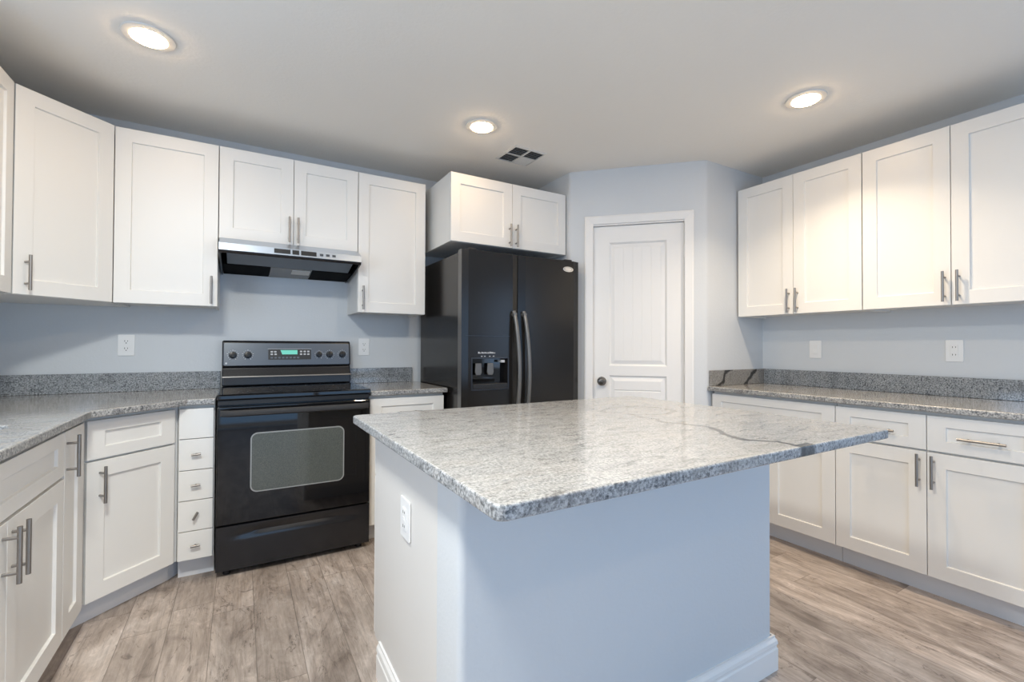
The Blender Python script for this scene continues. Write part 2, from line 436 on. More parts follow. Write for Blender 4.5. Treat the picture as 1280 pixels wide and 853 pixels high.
# face of the slab around the two panels
mb.face([(dx0, yF, .012), (px0, yF, .012), (px0, yF, dz1), (dx0, yF, dz1)])
mb.face([(px1, yF, .012), (dx1, yF, .012), (dx1, yF, dz1), (px1, yF, dz1)])
for z0, z1 in ((.012, lo_[1]), (lo_[3], up_[1]), (up_[3], dz1)): mb.face([(px0, yF, z0), (px1, yF, z0), (px1, yF, z1), (px0, yF, z1)])
for pn in (up_, lo_):
    ring(pn, yF, shr(pn, .012), yF + .013); ring(shr(pn, .012), yF + .013, shr(pn, .040), yF + .004)
    q = shr(pn, .040); nb = 5; wb = (q[2] - q[0]) / nb
    top = q[3]
    if pn is lo_:
        top = q[3] - .075
        mb.face([(q[0], yF + .004, q[3]), (q[2], yF + .004, q[3]), (q[2], yF + .004, top + .012), (q[0], yF + .004, top + .012)])
        mb.face([(q[0], yF + .004, top + .012), (q[2], yF + .004, top + .012), (q[2], yF + .010, top + .006), (q[0], yF + .010, top + .006)])
        mb.face([(q[0], yF + .010, top + .006), (q[2], yF + .010, top + .006), (q[2], yF + .004, top), (q[0], yF + .004, top)])
    for k in range(nb):
        a, b2 = q[0] + k * wb, q[0] + (k + 1) * wb; g = .004
        mb.face([(a, yF + .004, q[1]), (b2 - g, yF + .004, q[1]), (b2 - g, yF + .004, top), (a, yF + .004, top)])
        mb.face([(b2 - g, yF + .004, q[1]), (b2 - g / 2, yF + .0053, q[1]), (b2 - g / 2, yF + .0053, top), (b2 - g, yF + .004, top)])
        mb.face([(b2 - g / 2, yF + .0053, q[1]), (b2, yF + .004, q[1]), (b2, yF + .004, top), (b2 - g / 2, yF + .0053, top)])
for a in (dx0, dx1): mb.face([(a, yF, .012), (a, yF, dz1), (a, yB, dz1), (a, yB, .012)])
for z in (.012, dz1): mb.face([(dx0, yF, z), (dx1, yF, z), (dx1, yB, z), (dx0, yB, z)])
mb.face([(dx0, yB, .012), (dx1, yB, .012), (dx1, yB, dz1), (dx0, yB, dz1)])
door = struct('door_1', mb, 'trim_paint'); pantry_empty_xf(door)
kx = PL - .713
mb = MB().lathe([(.0, .0), (.031, 0), (.033, -.004), (.028, -.009), (.013, -.011), (.011, -.03), (.020, -.036), (.027, -.046), (.027, -.055), (.020, -.063), (.0, -.066)], (kx, yF, .931), 28, 'y')
mb.build('door_knob', 'dark_nickel', door, smooth=True)
MB().box(dx0 - .0005, yF + .002, .905, dx0 + .003, yF + .028, .957).build('latch_plate', 'dark_nickel', door)
for z in (1.86, 1.03, .25):
    mb = MB().tube([(dx1 + .002, yF - .006, z - .045), (dx1 + .002, yF - .006, z + .045)], .006, 10); mb.box(dx1 - .022, yF - .0015, z - .04, dx1, yF + .0005, z + .04)
    mb.build('hinge', 'trim_paint', door)

# baseboards
def bb_profile(t=.014, h=.124): return [(0, 0), (t, 0), (t, h * .62), (t * .78, h * .66), (t * .78, h * .72), (t, h * .76), (t * .9, h * .86), (t * .5, h * .94), (t * .45, h), (0, h)]
mb = MB(); mb.prism([(YP - y_, z_) for y_, z_ in bb_profile()], PC_[0] + .005, PC_[0] + .03, 'x'); struct('baseboard_pantry', mb, 'trim_paint')
mb = MB(); mb.prism([(XR - y_, z_) for y_, z_ in bb_profile()], YF + .001, .48, 'y'); struct('baseboard_right', mb, 'trim_paint')
mb = MB(); mb.prism([(XL + y_, z_) for y_, z_ in bb_profile()], YF + .001, 1.30, 'y'); struct('baseboard_left', mb, 'trim_paint')


# ------------------------------------------------------------------ cabinets (local axes: x along the front, y into the wall, z up)
def shaker(w, h, t=.019, st=.068, rl=.068, rec=.010):
    """framed door of width w and height h with a recessed centre panel, face at y=0"""
    q = MB()
    rl = min(rl, h * .30); st = min(st, w * .30)
    O = [(0, 0), (w, 0), (w, h), (0, h)]; I = [(st, rl), (w - st, rl), (w - st, h - rl), (st, h - rl)]; e = .002
    J = [(st + e, rl + e), (w - st - e, rl + e), (w - st - e, h - rl - e), (st + e, h - rl - e)]
    for k in range(4):
        n = (k + 1) % 4
        q.face([(*O[k][:1], 0, O[k][1]), (O[n][0], 0, O[n][1]), (I[n][0], 0, I[n][1]), (I[k][0], 0, I[k][1])])
        q.face([(I[k][0], 0, I[k][1]), (I[n][0], 0, I[n][1]), (J[n][0], rec, J[n][1]), (J[k][0], rec, J[k][1])])
        q.face([(O[k][0], 0, O[k][1]), (O[n][0], 0, O[n][1]), (O[n][0], t, O[n][1]), (O[k][0], t, O[k][1])])
    q.face([(p[0], rec, p[1]) for p in J]); q.face([(p[0], t, p[1]) for p in O])
    return q


def pull_mb(L=.155, axis='z', so=.034, r=.006, gap=.096):
    q = MB(); a = L / 2; g = gap / 2
    if axis == 'z':
        q.tube([(0, -so, -a), (0, -so, a)], r, 12)
        for z in (-g, g): q.tube([(0, 0, z), (0, -so, z)], r * .72, 10)
    else:
        q.tube([(-a, -so, 0), (a, -so, 0)], r, 12)
        for x in (-g, g): q.tube([(x, 0, 0), (x, -so, 0)], r * .72, 10)
    return q


def add_front(root, kind, x0, x1, z0, z1, pull=None, y=0.0, g=.0015, slab=False):
    """door or drawer front between x0..x1, z0..z1; pull = (axis, x, z) in cabinet axes"""
    wv, hv = x1 - x0 - 2 * g, z1 - z0 - 2 * g
    q = MB().box(0, 0, 0, wv, .019, hv) if slab else shaker(wv, hv)
    o = q.build(kind, 'cabinet_paint', root, .0012); o.location = (x0 + g, y, z0 + g)
    if pull:
        ax, xx, zz = pull
        h = pull_mb(axis=ax).build('handle', 'nickel', o, smooth=True); h.location = (xx - x0 - g, 0, zz - z0 - g)
    return o


def carcass(root, w, d, z0, z1, y0=.021):
    q = MB().box(0.001, y0, z0, w - .001, d, z1)
    o = q.build('body', 'cabinet_paint', root, .001)
    return o


UZ0, UZ1 = 1.402, 2.319
HZ = 1.79


def upper(label, loc, rotz, w, d, z0, fronts, group):
    root = thing('wall_cabinet', label, 'cabinet', loc, rotz, group)
    # box with a recessed underside, as stock wall cabinets have
    q = MB(); y0 = .021; t = .016; rz = .012
    q.box(.0005, y0, z0 + rz, w - .0005, d, UZ1)
    q.box(.0005, y0, z0, t, d, z0 + rz); q.box(w - t, y0, z0, w - .0005, d, z0 + rz); q.box(t, y0, z0, w - t, y0 + t, z0 + rz)
    q.build('body', 'cabinet_paint', root, .001)
    for f in fronts: add_front(root, 'door', f[0], f[1], z0, UZ1, f[2])
    return root


YU = 3.091; DU = YB - YU - .001
upper('tall white wall cabinet with one door, just left of the range hood', (-.572, YU, 0), 0, .456, DU, UZ0, [(0, .456, ('z', .427, 1.492))], 'white wall cabinets')
upper('short white two-door wall cabinet directly above the range hood', (-.1145, YU, 0), 0, .7655, DU, HZ, [(0, .385, ('z', .361, 1.881)), (.385, .7655, ('z', .409, 1.881))], 'white wall cabinets')
upper('narrow tall white wall cabinet between range hood and refrigerator', (.6525, YU, 0), 0, .458, DU, UZ0, [(0, .458, ('z', .030, 1.497))], 'white wall cabinets')
# the deep one over the refrigerator
YFC = 2.765
root = thing('wall_cabinet', 'deep white two-door cabinet mounted above the black refrigerator', 'cabinet', (1.1625, YFC, 0), 0, 'white wall cabinets')
wF = .926
q = MB(); q.box(.0005, .021, 1.882, wF, YB - YFC - .001, UZ1); q.box(.0005, .021, 1.867, .018, YB - YFC - .001, 1.882); q.box(wF - .018, .021, 1.867, wF, YB - YFC - .001, 1.882); q.box(.018, .021, 1.867, wF - .018, .04, 1.882)
q.build('body', 'cabinet_paint', root, .001)
add_front(root, 'door', 0, wF / 2, 1.867, UZ1, ('z', wF / 2 - .026, 1.951)); add_front(root, 'door', wF / 2, wF, 1.867, UZ1, ('z', wF / 2 + .026, 1.951))
# right wall
XU = 3.1024; DR = XR - XU - .001
upper('white two-door wall cabinet on the right wall, beside the pantry return', (XU, 2.047, 0), R(-90), .774, DR, UZ0, [(0, .387, ('z', .362, 1.490)), (.387, .774, ('z', .416, 1.490))], 'white wall cabinets')
upper('white two-door wall cabinet on the right wall, cut by the right photo edge', (XU, 1.271, 0), R(-90), .774, DR, UZ0, [(0, .387, ('z', .363, 1.497)), (.387, .774, ('z', .418, 1.497))], 'white wall cabinets')
# left wall and the diagonal corner
XLU = -.854
upper('white wall cabinet on the left wall, only a sliver at the photo edge', (XLU, 2.345, 0), R(90), .456, XLU - XL - .001, UZ0, [(0, .456, ('z', .03, 1.49))], 'white wall cabinets')
root = thing('wall_cabinet', 'white diagonal corner wall cabinet with one angled door, upper left', 'cabinet', (XLU, 2.8035, 0), R(45), 'white wall cabinets')
dl = math.hypot(-.573 - XLU, YU - 2.8035)
def to_local(p, o=(XLU, 2.8035)):
    dx, dy = p[0] - o[0], p[1] - o[1]
    return (dx * k2 + dy * k2, -dx * k2 + dy * k2)
foot = [to_local(p) for p in ((XLU - .0005, 2.8025), (-.5735, YU + .0005), (-.5735, YB - .001), (XL + .001, YB - .001), (XL + .001, 2.8025))]
foot = [(.0, .021), (.02, .021), (dl - .02, .021), (dl, .021)] + foot[2:]
MB().prism([foot[0], foot[3]] + foot[4:], UZ0, UZ1).build('body', 'cabinet_paint', root, .001)
add_front(root, 'door', .002, dl - .002, UZ0, UZ1, ('z', .045, 1.50))

# base cabinets
CZ0, CZ1 = .884, .914
DZ0, DZ1, WZ0, WZ1 = .106, .692, .699, .866


def base_body(root, w, d, toe=True, left_open=False):
    q = MB().box(.001, .021, DZ0 - .004, w - .001, d, CZ0 - .0005)
    q.build('body', 'cabinet_paint', root, .001)
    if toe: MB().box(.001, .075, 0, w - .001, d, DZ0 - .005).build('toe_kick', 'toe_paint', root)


YBF = 2.815
XBR = 2.8074
root = thing('base_cabinet', 'narrow white base cabinet with drawer, right of the black range', 'cabinet', (.669, YBF, 0), 0, 'white base cabinets')
base_body(root, .474, YB - YBF - .002)
add_front(root, 'drawer', 0, .474, WZ0, WZ1, ('x', .237, .775)); add_front(root, 'door', 0, .474, DZ0, DZ1, ('z', .43, .60))

for lab, y0 in (('white base cabinet on the right wall nearest the pantry, partly behind the island', 2.046), ('white base cabinet on the right wall with two drawers, right of the island', 1.2815)):
    root = thing('base_cabinet', lab, 'cabinet', (XBR, y0, 0), R(-90), 'white base cabinets')
    wv = .7640 if y0 > 1.5 else .779
    base_body(root, wv, XR - XBR - .002)
    h = wv / 2
    if y0 > 1.5: add_front(root, 'drawer', 0, wv, WZ0, WZ1, ('x', h, .773))
    for a, b2, px in ((0, h, h - .027), (h, wv, h + .027)):
        if y0 < 1.5: add_front(root, 'drawer', a, b2, WZ0, WZ1, ('x', (a + b2) / 2, .773))
        add_front(root, 'door', a, b2, DZ0, DZ1, ('z', px, .602))

XLB = -.548
# narrow stack of five drawers left of the range
root = thing('drawer_cabinet', 'narrow white stack of five small drawers, left of the black range', 'cabinet', (-.266, YBF, 0), 0, 'white base cabinets')
base_body(root, .156, YB - YBF - .002)
zs = (.106, .250, .403, .555, .712, .866)
for k in range(5):
    f = add_front(root, 'drawer', .004, .152, zs[k], zs[k + 1], None, g=.002, slab=True)
    if k < 4:
        q = MB().tube([(0, 0, 0), (0, -.022, 0)], .0045, 10); L = .020
        a = R(62) if k == 1 else R(3)
        q.tube([(-L * math.cos(a), -.022, -L * math.sin(a)), (L * math.cos(a), -.022, L * math.sin(a))], .0058, 12)
        kn = q.build('knob', 'nickel', f, smooth=True); kn.location = (.072, 0, (zs[k + 1] - zs[k]) * .5)
# diagonal corner base
P0, P1 = (XLB, 2.54), (-.273, YBF)
root = thing('base_cabinet', 'white diagonal corner base cabinet with drawer front and one door', 'cabinet', (P0[0], P0[1], 0), R(45), 'white base cabinets')
dl = math.hypot(P1[0] - P0[0], P1[1] - P0[1])
def tl(p): return to_local(p, P0)
back = [tl(p) for p in ((-.268, YBF + .03), (-.268, YB - .002), (XL + .002, YB - .002), (XL + .002, 2.535), (XLB - .03, 2.535))]
MB().prism([(.002, .021), (dl - .002, .021)] + back, DZ0 - .004, CZ0 - .0005).build('body', 'cabinet_paint', root, .001)
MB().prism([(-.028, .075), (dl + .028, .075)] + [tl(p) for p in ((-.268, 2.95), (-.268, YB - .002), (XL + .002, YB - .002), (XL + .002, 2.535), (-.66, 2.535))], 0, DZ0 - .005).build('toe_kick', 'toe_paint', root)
add_front(root, 'drawer', .003, dl - .003, WZ0, WZ1); add_front(root, 'door', .003, dl - .003, DZ0, DZ1, ('z', .053, .592))
# left run: narrow full-height door, then the sink base
root = thing('base_cabinet', 'narrow white base cabinet with one slim full-height door, left run', 'cabinet', (XLB, 2.273, 0), R(90), 'white base cabinets')
base_body(root, .262, XLB - XL - .002)
add_front(root, 'door', 0, .232, DZ0, WZ1, ('z', .022, .772)); MB().box(.234, .004, DZ0, .261, .02, WZ1).build('filler_strip', 'cabinet_paint', root)
root = thing('base_cabinet', 'white sink base cabinet with false drawer front and two doors, left', 'cabinet', (XLB, 1.345, 0), R(90), 'white base cabinets')
q = MB(); dS = XLB - XL - .002
q.box(.001, .021, DZ0 - .004, .926, dS, .62); q.box(.001, .021, .62, .926, .045, CZ0 - .0005); q.box(.001, .045, .62, .018, dS, CZ0 - .0005); q.box(.91, .045, .62, .926, dS, CZ0 - .0005)
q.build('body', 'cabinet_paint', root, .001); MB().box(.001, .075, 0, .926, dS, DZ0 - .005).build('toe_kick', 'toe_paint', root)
add_front(root, 'false_drawer_front', 0, .926, .706, WZ1)
add_front(root, 'door', 0, .4545, DZ0, .698, ('z', .422, .610)); add_front(root, 'door', .4545, .926, DZ0, .698, ('z', .484, .610))

# ------------------------------------------------------------------ stone
def slab(name, outer, hole, z0, z1, mat, label, cat, group=None, bev=.006):
    bm = bmesh.new(); es = []
    for lp in [outer] + ([hole] if hole else []):
        vs = [bm.verts.new((x, y, z1)) for x, y in lp]
        es += [bm.edges.new((vs[k], vs[(k + 1) % len(vs)])) for k in range(len(vs))]
    bmesh.ops.triangle_fill(bm, edges=es, use_beauty=True)
    bmesh.ops.dissolve_limit(bm, angle_limit=.01, verts=bm.verts, edges=bm.edges) if not hole else None
    ex = bmesh.ops.extrude_face_region(bm, geom=list(bm.faces))
    bmesh.ops.translate(bm, vec=(0, 0, z0 - z1), verts=[g for g in ex['geom'] if isinstance(g, bmesh.types.BMVert)])
    bmesh.ops.recalc_face_normals(bm, faces=bm.faces)
    me = bpy.data.meshes.new(name); bm.to_mesh(me); bm.free(); me.materials.append(MAT[mat])
    me.materials.append(MAT['granite_island_edge' if 'island' in mat else 'granite_edge'])   # the sawn edge is left unpolished
    for p in me.polygons:
        if abs(p.normal.z) < .5: p.material_index = 1
    o = bpy.data.objects.new(name, me); COL.objects.link(o)
    if bev:
        md = o.modifiers.new('edge', 'BEVEL'); md.width = bev; md.segments = 3; md.limit_method = 'ANGLE'; md.angle_limit = R(50)
    return tag(o, label, cat, group)


SK = (-1.04, 1.42, -.655, 2.19)
hole = rrect(*SK, .05, 5)
slab('countertop', [(-.522, 1.33), (-.522, 2.488), (-.226, 2.785), (-.108, 2.785), (-.108, YB - .001), (XL + .001, YB - .001), (XL + .001, 1.33)][::-1], hole, CZ0, CZ1, 'granite',
     'L-shaped grey granite countertop with the sink, left of the range', 'countertop', 'granite countertops')
slab('countertop', [(.666, 2.785), (1.158, 2.785), (1.158, YB - .001), (.666, YB - .001)], None, CZ0, CZ1, 'granite', 'short grey granite countertop between range and refrigerator', 'countertop', 'granite countertops')
slab('countertop', [(2.771, .49), (XR - .001, .49), (XR - .001, YP - .001), (2.771, YP - .001)], None, CZ0, CZ1, 'granite_across', 'long grey granite countertop along the right wall', 'countertop', 'granite countertops')
SZ = 1.0225
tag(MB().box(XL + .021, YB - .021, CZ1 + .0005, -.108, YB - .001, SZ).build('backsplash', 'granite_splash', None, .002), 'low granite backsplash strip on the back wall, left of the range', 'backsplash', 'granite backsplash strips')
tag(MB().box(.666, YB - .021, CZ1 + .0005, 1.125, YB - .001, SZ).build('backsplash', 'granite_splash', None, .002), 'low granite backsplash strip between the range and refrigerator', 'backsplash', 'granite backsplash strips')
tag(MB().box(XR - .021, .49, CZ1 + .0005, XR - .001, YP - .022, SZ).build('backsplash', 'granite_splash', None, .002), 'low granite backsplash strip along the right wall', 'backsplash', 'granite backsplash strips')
tag(MB().box(2.79, YP - .021, CZ1 + .0005, XR - .001, YP - .001, SZ).build('backsplash', 'granite_dark', None, .002), 'dark veined granite backsplash strip on the pantry return wall', 'backsplash', 'granite backsplash strips')
# undermount sink
sk = thing('sink', 'undermount steel sink set into the left granite countertop', 'sink', (0, 0, .70))
q = MB(); oz = -.70
lip, bowl, flo = rrect(SK[0] - .012, SK[1] - .012, SK[2] + .012, SK[3] + .012, .055, 5), rrect(SK[0] + .004, SK[1] + .004, SK[2] - .004, SK[3] - .004, .048, 5), rrect(SK[0] + .02, SK[1] + .02, SK[2] - .02, SK[3] - .02, .04, 5)
lv = [[(x, y, z + oz) for x, y in lp] for lp, z in ((lip, .8835), (bowl, .8835), (flo, .70), )]
for A, B in zip(lv, lv[1:]):
    for k in range(len(A)): q.face([A[k], A[(k + 1) % len(A)], B[(k + 1) % len(A)], B[k]])
q.face(lv[2]); q.build('basin', 'steel', sk, smooth=True)
MB().lathe([(.0, .001), (.042, .001), (.042, .004), (.03, .002), (.0, .002)], ((SK[0] + SK[2]) / 2, 1.8, 0), 24).build('drain', 'chrome', sk, smooth=True)

# ------------------------------------------------------------------ island
IX0, IX1, IY0, IY1 = .375, 1.858, .683, 1.859
bx0, bx1, by0, by1 = .441, 1.6975, .987, 1.755
KW = 1.126
isl = thing('kitchen_island', 'blue-grey painted kitchen island base under the granite top', 'kitchen island', (0, 0, 0))
r = .02
outline = [(bx0, KW)] + arc(bx0 + r, by0 + r, r, 180, 270, 6) + arc(bx1 - r, by0 + r, r, 270, 360, 6) + [(bx1, KW)]
MB().prism(outline, 0, CZ0 - .0005).build('knee_wall', 'wall_paint', isl, smooth=True)
for nm, x in (('side_panel', bx0), ('side_panel', bx1 - .018)):
    pf = [(KW + .0005, .0), (by1 - .075, .0), (by1 - .075, .103), (by1, .103), (by1, CZ0 - .0005), (KW + .0005, CZ0 - .0005)]
    MB().prism(pf, x, x + .018, 'x').build(nm, 'island_panel', isl, .0008)
MB().box(bx0 + .019, KW + .0005, .103, bx1 - .019, by1 - .001, CZ0 - .0005).build('body', 'cabinet_paint', isl)
MB().box(bx0 + .019, KW + .0005, 0, bx1 - .019, by1 - .076, .102).build('toe_kick', 'toe_paint', isl)
nw = (bx1 - bx0) / 3
for k in range(3):
    a = bx0 + k * nw
    d = shaker(nw - .004, .586).build('door', 'cabinet_paint', isl, .0012); d.rotation_euler = (0, 0, PI); d.location = (a + nw - .002, by1 + .020, .106)
    h = pull_mb().build('handle', 'nickel', d, smooth=True); h.location = (.035, 0, .49)
    d = shaker(nw - .004, .166).build('drawer', 'cabinet_paint', isl, .0012); d.rotation_euler = (0, 0, PI); d.location = (a + nw - .002, by1 + .020, .70)
    h = pull_mb(axis='x').build('handle', 'nickel', d, smooth=True); h.location = (nw / 2, 0, .083)
# baseboard wrapping the knee wall
pr = bb_profile()
def sweep(path, prof, closed=False):
    """sweep a (out, up) profile along an outward-offset polyline with mitred corners"""
    q = MB(); n = len(path); rings = []
    for k in range(n):
        p = Vector(path[k]); d0 = (Vector(path[k]) - Vector(path[k - 1])).normalized() if k else None
        d1 = (Vector(path[k + 1]) - Vector(path[k])).normalized() if k < n - 1 else None
        d0 = d0 or d1; d1 = d1 or d0
        n0, n1 = Vector((d0.y, -d0.x)), Vector((d1.y, -d1.x))
        mv = (n0 + n1) / (1 + n0.dot(n1))
        rings.append([(p.x + mv.x * o_, p.y + mv.y * o_, z_) for o_, z_ in prof])
    for A, B in zip(rings, rings[1:]):
        for j in range(len(prof)): q.face([A[j], A[(j + 1) % len(prof)], B[(j + 1) % len(prof)], B[j]])
    q.face(rings[0]); q.face(rings[-1])
    return q
sweep([(bx0, by1 - .08), (bx0, by0), (bx1, by0), (bx1, by1 - .08)], pr).build('baseboard', 'trim_paint', isl)
q = slab('countertop', [(x, y) for x, y in rrect(IX0, IY0, IX1, IY1, .022, 6)], None, CZ0, CZ1, 'granite_island', 'large polished granite island countertop with a dark crack vein', 'countertop', 'granite countertops', .005)


# ------------------------------------------------------------------ outlets and switches (local: face looks to -y)
def outlet(label, loc, rotz, wv=.076, hv=.122, kind='duplex', cat='outlet', group='white wall plates'):
    root = thing('wall_outlet' if kind != 'switch' else 'light_switch', label, cat, loc, rotz, group)
    q = MB()
    q.prism(rrect(-wv / 2, -hv / 2, wv / 2, hv / 2, .006, 4), -.001, -.006, 'y'); q.build('cover_plate', 'white_plastic', root, .0015)
    if kind == 'duplex':
        for z in (.021, -.021):
            q = MB().prism(rrect(-.017, z - .0145, .017, z + .0145, .010, 5), -.006, -.0085, 'y'); f = q.build('receptacle', 'white_plastic', root)
            for x, hh in ((-.0065, .009), (.0065, .007)): MB().box(x - .0012, -.0092, z + .003 - hh / 2, x + .0012, -.0084, z + .003 + hh / 2).build('slot', 'dark_slot', f)
            MB().lathe([(0, -.0084), (.0028, -.0084), (.0028, -.0092), (0, -.0092)], (0, 0, z - .0085), 10, 'y').build('ground_hole', 'dark_slot', f)
    elif kind == 'gfci':
        f = MB().box(-.0165, -.009, -.033, .0165, -.006, .033).build('receptacle', 'white_plastic', root, .001)
        for z in (.021, -.021):
            for x, hh in ((-.0065, .009), (.0065, .007)): MB().box(x - .0012, -.0097, z - hh / 2, x + .0012, -.0089, z + hh / 2).build('slot', 'dark_slot', f)
        for z in (-.007, .001): MB().box(-.008, -.0098, z, .008, -.009, z + .006).build('button', 'white_plastic', f)
    else:
        f = MB().box(-.0165, -.0085, -.033, .0165, -.006, .033).build('switch_frame', 'white_plastic', root, .001)
        MB().prism([(-.0085, -.030), (-.0125, -.030), (-.0095, .0), (-.0088, .030), (-.0085, .030)], -.014, .014, 'x').build('rocker', 'white_plastic', f)
    return root


outlet('white duplex outlet on the back wall left of the range', (-.570, YB, 1.182), 0)
outlet('white duplex outlet on the back wall right of the range', (.769, YB, 1.175), 0)
outlet('white rocker switch plate on the right wall, nearer the pantry', (XR, 1.684, 1.172), R(-90), kind='switch', cat='switch')
outlet('white outlet with test buttons on the right wall, farther from the pantry', (XR, .964, 1.168), R(-90), kind='gfci')
outlet('white outlet plate on the left side of the island', (bx0, 1.38, .657), R(-90), .090, .122, kind='gfci')

# ------------------------------------------------------------------ range
rg = thing('kitchen_range', 'black freestanding electric range with glass oven door', 'range', (-.103, 2.764, 0))
RW_ = .763; RD = YB - 2.764 - .012     # local x 0..RW_, y 0 = door face
MB().box(.003, .045, .03, RW_ - .003, RD, .905).build('body', 'black_enamel', rg, .003)
for x in (.03, RW_ - .07):
    for y in (.06, RD - .08): MB().lathe([(0, 0), (.018, 0), (.018, .03), (0, .03)], (x + .02, y, 0), 12).build('foot', 'black_plastic', rg)
# storage drawer with a scooped finger grip
q = MB(); n = 24; z0, z1 = .035, .258
rows = [(z0, 0), (.185, 0), (.202, 0), (.214, 0), (.226, 0), (.24, 0), (z1, 0)]
def scoop(x, z):
    t = abs((x - RW_ / 2) / (RW_ / 2 - .07))
    if t >= 1: return 0
    zc = .205 + .012 * (1 - t * t); a = max(0, 1 - abs(z - zc) / .026)
    return .016 * a * math.sqrt(1 - t ** 2)
gx = [.002 + (RW_ - .004) * k / n for k in range(n + 1)]; gz = [z0] + [.165 + .012 * k for k in range(8)] + [z1]
for i in range(n):
    for j in range(len(gz) - 1):
        q.face([(gx[a], .002 + scoop(gx[a], gz[b2]), gz[b2]) for a, b2 in ((i, j), (i + 1, j), (i + 1, j + 1), (i, j + 1))])
for zz in (z0, z1): q.face([(gx[0], .002, zz), (gx[-1], .002, zz), (gx[-1], .044, zz), (gx[0], .044, zz)])
for xx in (gx[0], gx[-1]): q.face([(xx, .002, z0), (xx, .002, z1), (xx, .044, z1), (xx, .044, z0)])
q.build('storage_drawer', 'black_enamel', rg, smooth=True)
# oven door
od = MB().box(.002, .0, .268, RW_ - .002, .043, .868).build('oven_door', 'black_glass', rg, .004)
wx0, wx1, wz0, wz1 = .151, .618, .417, .727
MB().prism(rrect(wx0, wz0, wx1, wz1, .034, 8), -.0012, .002, 'y').build('window_border', 'window_edge', od)
MB().prism(rrect(wx0 + .006, wz0 + .006, wx1 - .006, wz1 - .006, .029, 8), -.0022, .001, 'y').build('window_glass', 'oven_window', od)
q = MB()
hp = []
for k in range(17):
    t = k / 16; x = .016 + (RW_ - .032) * t; e = min(t, 1 - t) * 2
    hp.append((x, -.048 + .03 * max(0, 1 - e * 9) ** 2, .838))
sec = [(-.013, .0), (-.011, .010), (-.002, .017), (.009, .015), (.012, .004), (.010, -.010), (.0, -.016), (-.010, -.010)]
rings = [[(p[0], p[1] + a, p[2] + b2) for a, b2 in sec] for p in hp]
for A, B in zip(rings, rings[1:]):
    for j in range(8): q.face([A[j], A[(j + 1) % 8], B[(j + 1) % 8], B[j]])
q.face(rings[0]); q.face(rings[-1])
for x in (.02, RW_ - .05): q.box(x, -.035, .826, x + .03, .002, .850)
q.build('oven_handle', 'oven_handle_black', od, smooth=True)
# vent band above the door and the cooktop
MB().box(.004, .008, .876, RW_ - .004, .046, .902).build('vent_band', 'black_plastic', rg, .002)
ct = MB().prism([(-.008, .908), (.0, .903), (RD - .08, .903), (RD - .08, .931), (.004, .931), (-.006, .926)], 0, RW_, 'x').build('cooktop', 'black_glass', rg, .002)
for (x, y, rr) in ((.20, .15, .105), (.56, .15, .085), (.20, .40, .085), (.56, .40, .105)):
    for r0 in (rr, rr * .6):
        q = MB(); n = 48
        for k in range(n):
            a, b2 = 2 * PI * k / n, 2 * PI * (k + 1) / n
            q.face([(x + (r0 + e) * math.cos(t), y + (r0 + e) * math.sin(t), .9315) for e, t in ((0, a), (.002, a), (.002, b2), (0, b2))])
        q.build('burner_ring', 'black_plastic', ct)
# backguard
by = 3.33 - 2.764
bg = MB().prism([(by - .02, .932), (by - .012, .990), (by + .012, 1.045), (by - .004, 1.052), (by + .018, 1.205), (by + .028, 1.213), (RD, 1.213), (RD, .932)], .004, RW_ - .002, 'x').build('backguard', 'black_enamel', rg, .010, 4)
tilt = math.atan2(.022, .153)
def onface(z): return by - .004 + .022 * (z - 1.052) / .153
def cons(name, mat, poly, d0, d1, par, bev=0):
    """flat piece on the tilted console face; poly in (x, height along the face)"""
    q = MB()
    def P(p, d):
        zz = 1.052 + p[1] * math.cos(tilt); yy = by - .004 + p[1] * math.sin(tilt)
        return (p[0], yy - d * math.cos(tilt), zz + d * math.sin(tilt))
    n = len(poly); A = [P(p, d0) for p in poly]; B = [P(p, d1) for p in poly]
    q.face(A); q.face(B)
    for k in range(n): q.face([A[k], A[(k + 1) % n], B[(k + 1) % n], B[k]])
    return q.build(name, mat, par, bev)
cf = cons('console_panel', 'console_metal', rrect(.014, .006, RW_ - .012, .146, .008, 4), -.002, .002, bg)
dsp = cons('control_display', 'black_plastic', rrect(.255, .040, .508, .108, .003, 2), .001, .0032, bg)
cons('screen', 'display_glow', [(.335, .074), (.425, .074), (.425, .102), (.325, .102)], .0025, .0040, dsp)
for x0, z0 in [(.268 + .022 * k, .048) for k in range(8)] + [(.268, .086), (.288, .086), (.268, .070), (.290, .070), (.440, .088), (.462, .088), (.484, .088), (.440, .070), (.462, .070), (.484, .070)]:
    cons('button', 'mark_print' if x0 > .43 or z0 > .06 else 'console_metal', rrect(x0, z0, x0 + .014, z0 + .010, .002, 2), .0025, .0045, dsp)
cons('outline', 'mark_print', [(.252, .109), (.511, .109), (.511, .111), (.252, .111)], .001, .0026, dsp)
